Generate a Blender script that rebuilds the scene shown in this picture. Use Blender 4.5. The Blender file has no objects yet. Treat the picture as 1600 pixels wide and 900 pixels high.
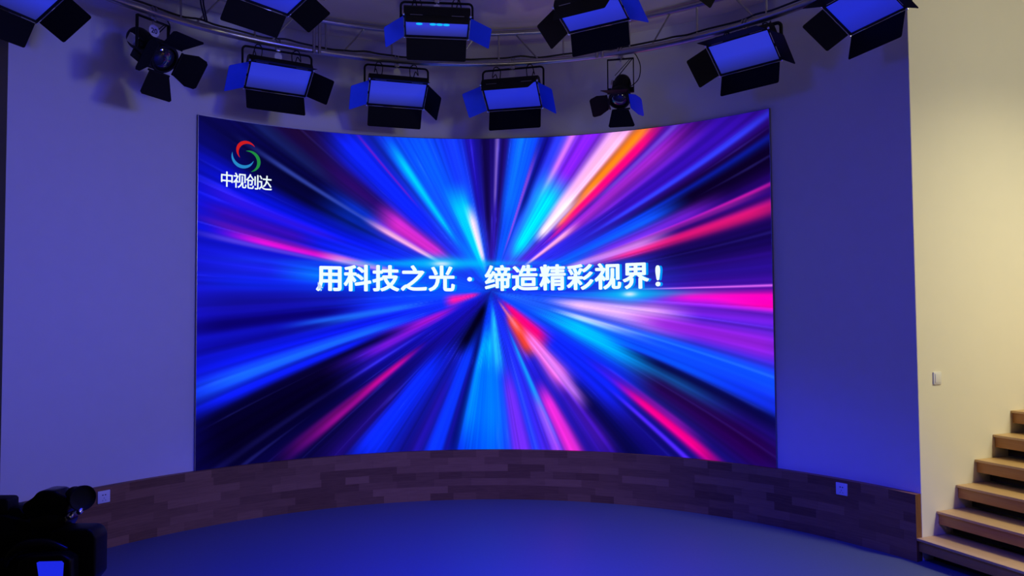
import bpy, bmesh, math, random
import numpy as np
from mathutils import Vector, Matrix

SC = bpy.context.scene
COL = SC.collection
random.seed(7)
PI = math.pi
R_ = math.radians

# ------------------------------------------------------------------ camera
PITCH, ROLL, FOC = 0.039, -0.0074, 1173.67          # focal length in pixels of a 1600 px wide frame
def cam_axis(x, f, y):
    c, s = math.cos(ROLL), math.sin(ROLL)
    x, y = c*x - s*y, s*x + c*y
    c, s = math.cos(PITCH), math.sin(PITCH)
    return Vector((x, c*f - s*y, s*f + c*y))
cam_data = bpy.data.cameras.new('camera')
cam_data.sensor_width = 36.0
cam_data.lens = 36.0*FOC/1600.0
cam_data.clip_start = 0.05
cam = bpy.data.objects.new('camera', cam_data)
COL.objects.link(cam)
rt, fw, up = cam_axis(1, 0, 0), cam_axis(0, 1, 0), cam_axis(0, 0, 1)
cam.matrix_world = Matrix(((rt.x, up.x, -fw.x, 0), (rt.y, up.y, -fw.y, 0), (rt.z, up.z, -fw.z, 1.6), (0, 0, 0, 1)))
SC.camera = cam

# ------------------------------------------------------------------ light and exposure
SC.view_settings.view_transform = 'Standard'
SC.view_settings.look = 'None'
SC.view_settings.exposure = 0.0
SC.view_settings.gamma = 1.0
SC.view_settings.use_curve_mapping = False
world = bpy.data.worlds.new('dim_hall')
SC.world = world
world.use_nodes = True
bg = world.node_tree.nodes['Background']
bg.inputs[0].default_value = (1.0, 0.9, 0.85, 1)
bg.inputs[1].default_value = 0.010

def area_light(name, loc, aim, sx, sy, power, color, spread=180):
    l = bpy.data.lights.new(name, 'AREA')
    l.shape = 'RECTANGLE'; l.size = sx; l.size_y = sy
    l.energy = power; l.color = color; l.spread = R_(spread)
    o = bpy.data.objects.new(name, l); COL.objects.link(o)
    o.location = loc
    o.rotation_euler = (Vector(aim) - Vector(loc)).to_track_quat('-Z', 'Y').to_euler()
    return o
# unseen blue fills added inside the lighting ring for the opposite walls and the floor
area_light('left_wall_fill', (2.5, 2.2, 3.3), (-2.9, 5.0, 1.5), 1.2, 0.9, 26, (0.040, 0.055, 1.0), 80)
area_light('right_wall_fill', (-2.7, 3.0, 3.3), (2.4, 4.9, 1.5), 1.0, 0.8, 9, (0.010, 0.035, 1.0), 80)
area_light('blue_floor_fill', (0.1, 2.2, 3.95), (0.1, 3.9, 0.0), 0.5, 0.5, 125, (0.001, 0.010, 1.0), 75)
# warm house lights over the steps and in the hall
area_light('stair_downlight', (4.5, 3.1, 3.95), (4.0, 4.2, 0.0), 0.5, 0.5, 44, (1.0, 0.90, 0.55), 110)
area_light('hall_downlight', (5.7, 1.9, 3.3), (3.0, 5.2, 3.1), 0.9, 0.9, 27, (1.0, 1.0, 0.80), 125)
area_light('hall_fill', (3.6, -1.6, 1.7), (-1.2, 4.6, 3.6), 1.6, 1.2, 3.6, (1.0, 0.78, 0.66), 110)  # unseen warm fill added to lift the ceiling and left wall
# unseen fill lights added below the edge of the picture to brighten the ceiling
area_light('ceiling_fill', (1.6, 2.5, 0.35), (1.0, 4.9, 4.0), 0.3, 0.3, 1.0, (1.0, 0.93, 0.70), 48)
area_light('ceiling_fill', (-1.2, 2.5, 0.35), (-0.7, 4.9, 4.0), 0.3, 0.3, 1.0, (1.0, 0.93, 0.70), 48)

# ------------------------------------------------------------------ materials
def srgb(r, g, b):
    f = lambda c: (c/12.92 if c <= 0.04045 else ((c+0.055)/1.055)**2.4)
    return (f(r/255), f(g/255), f(b/255), 1.0)
def mat(name, col, rough=0.5, metal=0.0, noise=0.0, scale=20.0, bump=0.0, spec=0.5, emit=None, estr=1.0):
    m = bpy.data.materials.new(name); m.use_nodes = True
    nt = m.node_tree; b = nt.nodes['Principled BSDF']
    b.inputs['Base Color'].default_value = (*col[:3], 1)
    b.inputs['Roughness'].default_value = rough
    b.inputs['Metallic'].default_value = metal
    b.inputs['Specular IOR Level'].default_value = spec
    if emit:
        b.inputs['Emission Color'].default_value = (*emit[:3], 1)
        b.inputs['Emission Strength'].default_value = estr
    if noise or bump:
        tc = nt.nodes.new('ShaderNodeTexCoord')
        n = nt.nodes.new('ShaderNodeTexNoise'); n.inputs['Scale'].default_value = scale
        n.inputs['Detail'].default_value = 5
        nt.links.new(tc.outputs['Object'], n.inputs['Vector'])
        if noise:
            mx = nt.nodes.new('ShaderNodeMix'); mx.data_type = 'RGBA'
            mx.inputs[6].default_value = tuple(c*(1-noise) for c in col[:3]) + (1,)
            mx.inputs[7].default_value = tuple(min(1, c*(1+noise)) for c in col[:3]) + (1,)
            nt.links.new(n.outputs['Fac'], mx.inputs[0])
            nt.links.new(mx.outputs[2], b.inputs['Base Color'])
        if bump:
            bp = nt.nodes.new('ShaderNodeBump'); bp.inputs['Strength'].default_value = bump
            bp.inputs['Distance'].default_value = 0.002
            nt.links.new(n.outputs['Fac'], bp.inputs['Height'])
            nt.links.new(bp.outputs['Normal'], b.inputs['Normal'])
    return m
def emission(name, col, strength=1.0):
    m = bpy.data.materials.new(name); m.use_nodes = True
    nt = m.node_tree; nt.nodes.clear()
    o = nt.nodes.new('ShaderNodeOutputMaterial'); e = nt.nodes.new('ShaderNodeEmission')
    e.inputs[0].default_value = (*col[:3], 1); e.inputs[1].default_value = strength
    nt.links.new(e.outputs[0], o.inputs[0]); return m
def wood(name, dark, light, row, length, rough=0.4, uv=True, spec=0.4):
    """finger jointed wood: staves of length x row metres, laid out in UV metres"""
    m = bpy.data.materials.new(name); m.use_nodes = True
    nt = m.node_tree; N = nt.nodes.new; L = nt.links.new
    b = nt.nodes['Principled BSDF']; b.inputs['Roughness'].default_value = rough
    b.inputs['Specular IOR Level'].default_value = spec
    tc = N('ShaderNodeTexCoord')
    src = tc.outputs['UV']
    br = N('ShaderNodeTexBrick'); br.offset = 0.37; br.offset_frequency = 2; br.squash = 0.62; br.squash_frequency = 3
    br.inputs['Scale'].default_value = 1.0
    br.inputs['Brick Width'].default_value = length; br.inputs['Row Height'].default_value = row
    br.inputs['Mortar Size'].default_value = 0.0006; br.inputs['Mortar Smooth'].default_value = 0.3
    br.inputs['Color1'].default_value = (0, 0, 0, 1); br.inputs['Color2'].default_value = (1, 1, 1, 1)
    br.inputs['Mortar'].default_value = (0.25, 0.25, 0.25, 1)
    L(src, br.inputs['Vector'])
    mp = N('ShaderNodeMapping'); mp.inputs['Scale'].default_value = (3.0, 46.0, 1.0)
    L(src, mp.inputs['Vector'])
    gr = N('ShaderNodeTexNoise'); gr.inputs['Scale'].default_value = 2.2; gr.inputs['Detail'].default_value = 6
    L(mp.outputs[0], gr.inputs['Vector'])
    ad = N('ShaderNodeMath'); ad.operation = 'MULTIPLY_ADD'; ad.inputs[1].default_value = 0.55
    L(gr.outputs['Fac'], ad.inputs[0])
    sp = N('ShaderNodeSeparateColor'); L(br.outputs['Color'], sp.inputs[0])
    ml = N('ShaderNodeMath'); ml.operation = 'MULTIPLY'; ml.inputs[1].default_value = 0.62
    L(sp.outputs[0], ml.inputs[0]); L(ml.outputs[0], ad.inputs[2])
    mx = N('ShaderNodeMix'); mx.data_type = 'RGBA'
    mx.inputs[6].default_value = (*dark[:3], 1); mx.inputs[7].default_value = (*light[:3], 1)
    L(ad.outputs[0], mx.inputs[0]); L(mx.outputs[2], b.inputs['Base Color'])
    return m

M = {}
M['wall'] = mat('painted_plaster', (0.72, 0.70, 0.72), 0.75, noise=0.03, scale=9, bump=0.15, spec=0.2)
M['cream'] = mat('cream_painted_plaster', (0.80, 0.76, 0.64), 0.7, noise=0.02, scale=6, bump=0.12, spec=0.2)
M['taupe'] = mat('taupe_wall_paint', (0.85, 0.70, 0.58), 0.8, noise=0.04, scale=8)
M['ceiling'] = mat('grey_ceiling_board', (0.72, 0.64, 0.55), 0.85, noise=0.05, scale=5, spec=0.2)
M['floor'] = mat('slate_grey_floor', (0.09, 0.115, 0.165), 0.5, noise=0.12, scale=60, bump=0.1, spec=0.4)
M['plinth'] = wood('finger_jointed_brown_wood', (0.085, 0.030, 0.014), (0.36, 0.17, 0.085), 0.0615, 0.33, 0.5, spec=0.2)
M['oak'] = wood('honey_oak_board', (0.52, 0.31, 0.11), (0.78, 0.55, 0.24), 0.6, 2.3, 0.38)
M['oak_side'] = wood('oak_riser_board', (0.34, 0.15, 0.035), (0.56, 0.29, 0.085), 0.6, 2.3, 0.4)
M['dark_gap'] = mat('dark_brown_backing', (0.03, 0.02, 0.014), 0.8, noise=0.2, scale=30)  # even dark brown for the recess panels and carriages
M['black'] = mat('matt_black_metal', (0.004, 0.004, 0.005), 0.5, noise=0.2, scale=40, spec=0.2)
M['flap'] = mat('black_sheet_metal', (0.004, 0.004, 0.005), 0.6, noise=0.15, scale=30, spec=0.12)
M['flap_blue_light'] = mat('sheet_metal_painted_blue_light', (0.02, 0.07, 0.80), 0.55, noise=0.1, scale=14, spec=0.2)  # blue light falling on black flaps, painted into their colour
M['rubber'] = mat('black_rubber', (0.008, 0.008, 0.009), 0.7, noise=0.15, scale=60, spec=0.3)
M['gloss_black'] = mat('glossy_black_plastic', (0.005, 0.005, 0.006), 0.25, noise=0.1, scale=50, spec=0.3)
M['steel'] = mat('galvanised_steel_tube', (0.50, 0.48, 0.47), 0.32, 0.9, noise=0.12, scale=25, bump=0.05)
M['bright_steel'] = mat('bright_steel', (0.75, 0.75, 0.78), 0.25, 1.0, noise=0.05, scale=40)
M['hinge'] = mat('worn_grey_hinge_steel', (0.42, 0.41, 0.42), 0.35, 0.8, noise=0.1, scale=40)
M['white_plastic'] = mat('white_plastic', (0.78, 0.77, 0.76), 0.35, noise=0.02, scale=30)
M['cable'] = mat('black_cable_sheath', (0.007, 0.007, 0.008), 0.5, noise=0.1, scale=80)
M['paper'] = mat('white_paper_tag', (0.7, 0.68, 0.72), 0.8, noise=0.03, scale=40)
M['ink'] = mat('black_ink', (0.01, 0.01, 0.012), 0.7, noise=0.1, scale=60)
M['lens'] = mat('lamp_lens_glass', (0.02, 0.02, 0.03), 0.08, noise=0.1, scale=12, spec=0.8)
M['trim'] = mat('anodised_aluminium_edge', (0.30, 0.29, 0.32), 0.35, 0.8, noise=0.05, scale=30)
M['led'] = emission('lit_led_chip', srgb(20, 190, 255), 1.0)
M['blue_glow'] = emission('glowing_blue_plate', srgb(28, 40, 225), 1.0)  # even blue emission for the small quad on the video camera
M['letter_white'] = emission('lit_white_lettering', srgb(240, 255, 255), 1.0)
M['letter_cyan'] = emission('lit_cyan_lettering', srgb(0, 150, 250), 1.0)
M['crescent_red'] = emission('lit_red_mark', srgb(205, 28, 32), 1.0)
M['crescent_green'] = emission('lit_green_mark', srgb(32, 140, 66), 1.0)
M['crescent_blue'] = emission('lit_blue_mark', srgb(38, 135, 200), 1.0)
def diffuser_mat(name, c_mid, c_low):
    """lamp diffuser glowing blue, dimmer towards the edge that is farther from its tubes"""
    m = bpy.data.materials.new(name); m.use_nodes = True
    nt = m.node_tree; N = nt.nodes.new; L = nt.links.new
    b = nt.nodes['Principled BSDF']; b.inputs['Base Color'].default_value = (0.10, 0.10, 0.11, 1); b.inputs['Roughness'].default_value = 0.6
    tc = N('ShaderNodeTexCoord'); sp = N('ShaderNodeSeparateXYZ'); L(tc.outputs['UV'], sp.inputs[0])
    rp = N('ShaderNodeValToRGB'); rp.color_ramp.elements[0].position = 0.02; rp.color_ramp.elements[1].position = 0.5
    rp.color_ramp.elements[0].color = c_low; rp.color_ramp.elements[1].color = c_mid
    L(sp.outputs[1], rp.inputs[0]); L(rp.outputs[0], b.inputs['Emission Color']); b.inputs['Emission Strength'].default_value = 0.9
    return m
M['diffuser'] = diffuser_mat('blue_lit_diffuser', srgb(36, 50, 205), srgb(28, 34, 120))
M['diffuser_deep'] = diffuser_mat('deep_blue_lit_diffuser', srgb(22, 40, 205), srgb(24, 34, 170))

# ------------------------------------------------------------------ mesh helpers
class MB:
    def __init__(self): self.bm = bmesh.new(); self.uv = self.bm.loops.layers.uv.new('UVMap')
    def box(self, lo, hi, bevel=0.0, mtx=None, seg=2):
        b = bmesh.new()
        bmesh.ops.create_cube(b, size=1.0)
        for v in b.verts:
            v.co = Vector(((lo[i]+hi[i])/2 + v.co[i]*(hi[i]-lo[i]) for i in range(3)))
        if bevel: bmesh.ops.bevel(b, geom=list(b.edges), offset=bevel, segments=seg, affect='EDGES', profile=0.5)
        return self._add(b, mtx)
    def _add(self, b, mtx=None):
        if mtx is not None: b.transform(mtx)
        me = bpy.data.meshes.new('tmp'); b.to_mesh(me); b.free()
        self.bm.from_mesh(me); bpy.data.meshes.remove(me); return self
    def prism(self, pts, d0, d1, axis='y', bevel=0.0, mtx=None, seg=2):
        """outline pts (2D) extruded along axis: 'y' -> pts are (x,z); 'z' -> (x,y); 'x' -> (y,z)"""
        b = bmesh.new()
        def P(p, d): return {'y': (p[0], d, p[1]), 'z': (p[0], p[1], d), 'x': (d, p[0], p[1])}[axis]
        a = [b.verts.new(P(p, d0)) for p in pts]; c = [b.verts.new(P(p, d1)) for p in pts]
        b.faces.new(a); b.faces.new(list(reversed(c)))
        n = len(pts)
        for i in range(n): b.faces.new((a[i], c[i], c[(i+1) % n], a[(i+1) % n]))
        bmesh.ops.recalc_face_normals(b, faces=list(b.faces))
        if bevel: bmesh.ops.bevel(b, geom=list(b.edges), offset=bevel, segments=seg, affect='EDGES', profile=0.5)
        return self._add(b, mtx)
    def tube(self, pts, r, seg=10, closed=False, cap=True, rs=None):
        pts = [Vector(p) for p in pts]; n = len(pts); rings = []
        prev = None
        for i, p in enumerate(pts):
            if closed: t = pts[(i+1) % n] - pts[i-1]
            else: t = pts[min(i+1, n-1)] - pts[max(i-1, 0)]
            t.normalize()
            if prev is None:
                a = Vector((0, 0, 1)) if abs(t.z) < 0.9 else Vector((1, 0, 0))
                u = t.cross(a).normalized()
            else: u = (prev - t*prev.dot(t)).normalized()
            prev = u; w = t.cross(u)
            rr = rs[i] if rs else r
            rings.append([self.bm.verts.new(p + (u*math.cos(2*PI*k/seg) + w*math.sin(2*PI*k/seg))*rr) for k in range(seg)])
        m = n if closed else n-1
        for i in range(m):
            A, B = rings[i], rings[(i+1) % n]
            for k in range(seg):
                f = self.bm.faces.new((A[k], A[(k+1) % seg], B[(k+1) % seg], B[k])); f.smooth = True
        if cap and not closed:
            self.bm.faces.new(list(reversed(rings[0]))); self.bm.faces.new(rings[-1])
        return self
    def lathe(self, prof, seg=32, mtx=None):
        """prof: (r, y) pairs turned about the local Y axis"""
        b = bmesh.new(); rings = []
        for r, y in prof:
            if r < 1e-6: rings.append([b.verts.new((0, y, 0))])
            else: rings.append([b.verts.new((r*math.cos(2*PI*k/seg), y, r*math.sin(2*PI*k/seg))) for k in range(seg)])
        for A, B in zip(rings, rings[1:]):
            for k in range(seg):
                k2 = (k+1) % seg
                if len(A) == 1 and len(B) == 1: continue
                if len(A) == 1: f = b.faces.new((A[0], B[k2], B[k]))
                elif len(B) == 1: f = b.faces.new((A[k], A[k2], B[0]))
                else: f = b.faces.new((A[k], A[k2], B[k2], B[k]))
                f.smooth = True
        for ring in (rings[0], rings[-1]):
            if len(ring) > 1:
                b.faces.new(ring if ring is rings[-1] else list(reversed(ring)))
        bmesh.ops.recalc_face_normals(b, faces=list(b.faces))
        return self._add(b, mtx)
    def build(self, name, m, parent=None, mtx=None, label=None):
        if mtx is not None: self.bm.transform(mtx)
        bmesh.ops.recalc_face_normals(self.bm, faces=list(self.bm.faces))
        me = bpy.data.meshes.new(name); self.bm.to_mesh(me); self.bm.free()
        me.materials.append(m)
        me.set_sharp_from_angle(angle=R_(38))
        o = bpy.data.objects.new(name, me); COL.objects.link(o)
        if parent: o.parent = parent
        if label: o['label'] = label
        return o
def tag(o, label, cat, group=None):
    o['label'] = label; o['category'] = cat
    if group: o['group'] = group
    return o
def empty(name, loc, rz=0.0):
    o = bpy.data.objects.new(name, None); COL.objects.link(o)
    o.location = loc; o.rotation_euler = (0, 0, rz); o.empty_display_size = 0.1
    return o
def struct(o): o['kind'] = 'structure'; return o
def box_uv(o, scale=1.0, swap=False):
    """metres-based UVs by dominant face direction"""
    me = o.data; uv = me.uv_layers.active.data
    for p in me.polygons:
        n = p.normal; a = max(range(3), key=lambda i: abs(n[i]))
        for li in p.loop_indices:
            c = me.vertices[me.loops[li].vertex_index].co
            q = ((c.y, c.z), (c.x, c.z), (c.x, c.y))[a]
            uv[li].uv = (q[1]*scale, q[0]*scale) if swap else (q[0]*scale, q[1]*scale)
def glyph_mesh(ch, size, offset):
    """outline of one character as flat geometry: vertices and faces in metres"""
    c = bpy.data.curves.new('glyph', 'FONT'); c.body = ch; c.size = size; c.offset = offset; c.resolution_u = 4
    o = bpy.data.objects.new('glyph', c); COL.objects.link(o)
    me = bpy.data.meshes.new_from_object(o.evaluated_get(bpy.context.evaluated_depsgraph_get()))
    v = [tuple(x.co) for x in me.vertices]; f = [tuple(p.vertices) for p in me.polygons]
    bpy.data.objects.remove(o); bpy.data.curves.remove(c); bpy.data.meshes.remove(me)
    return v, f

# ------------------------------------------------------------------ room shell: a round wall about (CX, CY)
CX, CY, RW = -0.253, 3.488, 3.2505
A_L, A_R = -66.6, 63.4                     # ends of the curved wall, degrees from +Y
CEIL, PL_TOP, SCR_TOP = 4.07, 0.431, 3.2098
def cyl(az, r, z):
    a = R_(az); return Vector((CX + r*math.sin(a), CY + r*math.cos(a), z))
def arc_solid(mb, a0, a1, r0, r1, z0, z1, n=96):
    bm = mb.bm; uvl = mb.uv; prev = None
    for i in range(n+1):
        a = a0 + (a1-a0)*i/n
        q = [bm.verts.new(cyl(a, r, z)) for r, z in ((r0, z0), (r0, z1), (r1, z1), (r1, z0))]
        u = R_(a)*RW
        if prev:
            pq, pu = prev
            lens = (0, z1-z0, z1-z0+(r1-r0), 2*(z1-z0)+(r1-r0), 2*(z1-z0)+2*(r1-r0))
            for k in range(4):
                f = bm.faces.new((pq[k], q[k], q[(k+1) % 4], pq[(k+1) % 4])); f.smooth = k in (0, 2)
                for l, (uu, vv) in zip(f.loops, ((pu, lens[k]), (u, lens[k]), (u, lens[k+1]), (pu, lens[k+1]))): l[uvl].uv = (uu, vv)
        else:
            f = bm.faces.new(q)
            for l, w in zip(f.loops, ((0, 0), (0, .4), (.1, .4), (.1, 0))): l[uvl].uv = w
        prev = (q, u)
    f = bm.faces.new(list(reversed(prev[0])))
    for l, w in zip(f.loops, ((.1, 0), (.1, .43), (0, .43), (0, 0))): l[uvl].uv = (w[1], w[0])
    return mb

mb = MB().box((-6.5, -3.0, -0.1), (8.5, 9.5, 0.0))
struct(mb.build('floor', M['floor']))
mb = MB().box((-6.5, -3.0, CEIL), (8.5, 9.5, CEIL+0.12))
struct(mb.build('ceiling', M['ceiling']))
mb = MB(); arc_solid(mb, A_L, A_R, RW, RW+0.10, 0.0, CEIL)
struct(mb.build('wall_back', M['wall']))
PLR = RW - 0.0545
mb = MB(); arc_solid(mb, A_L, A_R, PLR, RW-0.0005, 0.0, PL_TOP)
struct(mb.build('baseboard_back', M['plinth']))

# flat cream wall running off to the right, behind the steps
TH = 0.3755
DW = Vector((math.cos(TH), math.sin(TH), 0)); NW = Vector((math.sin(TH), -math.cos(TH), 0))   # along the wall, out of the wall
W0 = Vector((2.6318, 4.9652, 0.0)) - DW*0.008 + NW*0.030
FRAME = Matrix(((DW.x, NW.x, 0, W0.x), (DW.y, NW.y, 0, W0.y), (0, 0, 1, 0), (0, 0, 0, 1)))     # local x along wall, y out of wall
mb = MB().box((0.022, -0.12, 0.0), (4.6, 0.0, CEIL))
struct(mb.build('wall_right', M['cream'], mtx=FRAME))
pl = cyl(A_L, RW, 0)
FL = Matrix(((-0.90, -0.43, 0, pl.x), (0.43, -0.90, 0, pl.y), (0, 0, 1, 0), (0, 0, 0, 1)))
mb = MB().box((0.02, -0.12, 0.0), (3.0, 0.0, CEIL))
struct(mb.build('wall_left', M['taupe'], mtx=FL))

# ------------------------------------------------------------------ curved video wall
S_A0, S_A1 = -43.0, 44.5
SB, ZB = 0.069, 1.836                         # where the light streaks meet, in metres of arc and height
RD = RW - 0.020                               # face of the display
STREAKS = [
    (178.6,2.72,0.65,2.61,10,35,215,0.70), (174.0,2.47,0.43,2.55,25,40,230,0.60), (182.4,2.04,1.09,2.61,15,10,120,0.70), (174.9,2.15,0.50,1.84,0,140,255,0.70),
    (168.5,1.13,1.05,2.38,205,15,195,1.00), (168.5,1.26,0.85,1.53,235,150,225,0.90), (169.9,0.49,1.36,2.61,90,70,240,0.80), (167.3,0.60,1.62,2.60,110,25,180,0.60),
    (165.4,1.91,1.62,2.59,60,8,140,0.70), (161.6,1.23,1.41,2.60,80,20,200,0.70), (158.5,3.54,0.93,2.63,8,20,240,0.90), (152.3,5.35,1.05,2.59,4,3,46,1.00),
    (148.2,7.89,0.57,1.70,8,60,235,0.60), (150.5,0.56,0.95,2.46,55,75,175,0.70), (145.7,1.38,1.65,2.64,20,40,110,0.70), (141.2,3.97,1.12,2.68,26,8,46,0.90),
    (142.8,3.59,0.68,1.87,40,5,80,0.80), (144.7,5.96,0.46,1.23,205,40,190,0.95), (150.5,1.22,0.46,1.26,230,165,205,0.90), (134.7,3.52,0.79,1.97,15,40,250,0.90),
    (136.0,4.95,0.68,2.04,10,30,240,0.70), (131.0,0.36,1.02,1.88,130,20,150,0.60), (124.6,1.99,0.57,1.60,0,180,255,0.95), (115.9,5.59,0.34,1.72,8,80,255,0.80),
    (119.7,2.94,0.46,1.15,20,70,250,0.60), (105.6,3.51,0.46,1.73,20,50,245,0.80), (109.3,5.63,0.17,0.98,0,205,255,1.00), (104.5,3.00,0.23,0.78,235,205,232,0.95),
    (97.7,3.03,0.58,1.74,26,12,150,0.90), (92.2,2.34,0.46,1.74,14,4,62,0.90), (87.3,0.78,0.69,1.74,125,95,185,0.80), (84.3,1.59,0.46,1.73,24,4,80,0.90),
    (77.8,4.17,0.63,1.73,10,95,255,0.95), (86.4,2.75,0.35,0.81,40,20,150,0.80), (69.0,2.44,0.69,1.72,10,5,105,0.90), (71.6,0.75,0.35,1.32,140,60,190,0.80),
    (64.5,2.77,0.86,1.83,35,55,225,0.90), (61.8,1.65,0.92,1.89,195,105,240,0.90), (56.6,3.18,0.91,1.99,130,30,240,0.95), (57.1,7.94,0.34,1.18,0,205,255,1.00),
    (48.9,3.39,0.74,2.09,255,185,238,1.00), (47.8,2.91,0.63,1.14,255,225,250,0.95), (44.6,2.05,1.07,2.13,255,130,20,1.00), (43.1,1.52,0.80,1.37,255,140,70,0.90),
    (42.1,1.33,0.84,2.13,255,0,115,0.95), (40.6,1.08,0.68,1.47,255,20,120,0.70), (39.4,1.59,0.84,2.35,70,20,150,0.90), (39.4,0.63,1.23,2.34,100,70,205,0.80),
    (36.3,1.46,1.22,2.44,50,0,90,0.90), (36.6,2.07,0.73,2.26,165,40,205,0.90), (34.0,1.05,1.12,2.36,160,50,210,0.70), (31.6,3.47,1.11,2.89,48,12,165,0.85),
    (28.7,0.70,0.98,3.05,45,55,225,0.90), (25.3,1.43,1.37,3.06,20,0,50,0.90), (24.7,0.93,1.09,3.05,10,50,245,0.95), (22.4,3.19,1.33,3.10,8,0,32,0.95),
    (22.8,2.07,0.57,1.81,20,40,240,0.70), (17.7,0.37,1.10,2.86,195,20,150,0.90), (13.9,1.40,0.94,2.88,222,20,110,1.00), (17.2,0.63,1.12,2.58,150,30,160,0.70),
    (16.3,2.05,0.63,1.66,230,135,242,0.90), (22.0,3.29,0.51,1.82,10,100,250,0.70), (19.3,1.57,0.91,2.15,120,30,210,0.70), (36.5,1.49,0.34,0.97,255,170,220,0.90),
    (9.1,3.76,1.40,2.91,15,5,70,0.90), (3.7,2.09,1.40,2.92,32,12,125,0.80), (359.9,0.21,1.23,2.90,205,100,220,0.90), (357.0,1.70,1.50,2.90,255,0,160,1.00),
    (355.6,1.97,0.86,2.28,110,30,210,0.60), (353.4,1.17,1.11,2.89,120,30,220,0.80), (350.2,1.16,1.67,2.89,60,30,190,0.70), (350.3,3.82,0.57,1.77,222,170,242,0.95),
    (342.8,1.43,0.63,1.71,255,222,250,0.95), (349.0,2.37,1.30,2.82,145,30,212,0.90), (336.2,5.80,0.51,2.29,0,175,255,1.00), (343.3,2.01,1.23,2.90,10,90,245,0.90),
    (340.4,3.57,1.01,2.92,10,55,250,0.80), (337.7,0.55,1.22,2.88,20,60,225,0.80), (336.5,2.06,1.27,3.08,5,4,55,0.95), (331.0,3.56,1.38,3.09,32,0,64,0.95),
    (324.1,1.41,1.12,2.57,225,0,130,1.00), (326.0,0.90,1.12,2.24,170,20,180,0.60), (320.5,0.54,1.29,2.58,75,35,235,0.90), (321.6,8.28,0.51,1.59,10,30,235,0.80),
    (310.9,3.60,1.07,2.25,5,5,66,0.90), (306.9,2.97,0.79,1.87,70,20,170,0.70), (305.9,8.47,0.26,0.69,242,60,20,1.00), (316.9,6.48,0.14,0.69,255,0,110,0.90),
    (305.0,3.11,0.11,0.46,255,120,150,0.80), (308.9,4.58,0.46,1.09,240,105,210,0.95), (309.5,1.96,0.68,1.31,195,115,232,0.80), (292.9,1.52,0.40,1.54,20,135,255,0.95),
    (297.3,2.49,0.96,1.81,225,40,200,0.95), (292.4,1.64,1.02,1.82,170,60,230,0.70), (285.1,1.96,0.68,1.82,25,60,250,0.80), (280.1,3.19,0.74,1.71,110,40,230,0.90),
    (265.0,7.61,0.34,1.37,0,180,255,1.00), (274.2,4.61,0.14,0.75,30,170,255,0.90), (266.5,7.30,0.51,1.71,0,80,255,0.80), (245.1,10.42,0.09,0.63,3,0,25,1.00),
    (254.1,2.68,0.34,1.71,5,0,60,0.90), (249.8,3.90,0.40,1.82,10,50,242,0.90), (253.5,0.94,0.68,1.71,20,10,130,0.70), (231.7,5.17,0.68,2.03,10,40,248,0.95),
    (243.9,2.20,0.85,1.81,30,15,150,0.80), (225.2,3.15,1.11,2.23,24,8,100,0.90), (217.8,1.41,0.84,2.07,195,10,150,0.95), (217.3,1.51,1.39,2.33,100,10,120,0.70),
    (211.0,0.57,0.77,2.88,65,65,255,0.95), (209.7,1.99,0.84,1.85,30,15,170,0.60), (204.4,3.47,0.34,1.31,160,20,200,0.95), (203.7,3.02,0.73,1.86,75,20,195,0.80),
    (202.8,2.19,0.84,2.23,12,4,80,0.90), (207.3,7.04,1.34,3.01,3,0,26,0.95), (201.3,2.31,0.99,2.19,8,3,60,0.90), (197.5,2.30,0.76,2.81,20,85,255,1.00),
    (200.7,1.16,1.07,2.79,10,25,230,0.90), (193.9,1.21,0.81,2.70,10,22,220,0.80), (189.9,1.63,0.62,1.81,30,115,255,0.85), (186.6,1.57,1.20,2.73,8,0,90,0.90),
    (190.8,1.00,1.36,2.71,12,8,150,0.80), (192.6,6.98,0.11,0.43,242,20,150,1.00),
]
BASE = [  # colour near the burst and far from it, every 15 degrees counter-clockwise from the right
 (20,40,215, 55,12,140),(30,60,225, 38,6,110),(40,40,225, 30,6,90),(75,30,200, 48,12,140),(60,40,220, 95,30,195),(10,75,235, 10,40,200),
 (40,20,150, 18,6,85),(20,85,245, 10,40,220),(10,110,250, 10,50,235),(30,40,215, 15,6,80),(30,30,215, 8,6,66),(20,60,245, 10,15,190),
 (10,70,250, 20,15,170),(15,40,230, 12,15,180),(20,15,185, 8,5,85),(18,10,140, 6,3,45),(15,20,160, 14,10,105),(8,45,230, 10,28,185),
 (10,60,230, 8,70,245),(20,40,215, 75,30,205),(30,28,205, 28,10,120),(38,40,215, 15,8,105),(12,65,240, 14,14,115),(30,85,245, 40,38,205)]
def lin(c): c = np.asarray(c, float)/255.0; return np.where(c <= 0.04045, c/12.92, ((c+0.055)/1.055)**2.4)
def sstep(a, b, x): t = np.clip((x-a)/(b-a), 0, 1); return t*t*(3-2*t)
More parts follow.
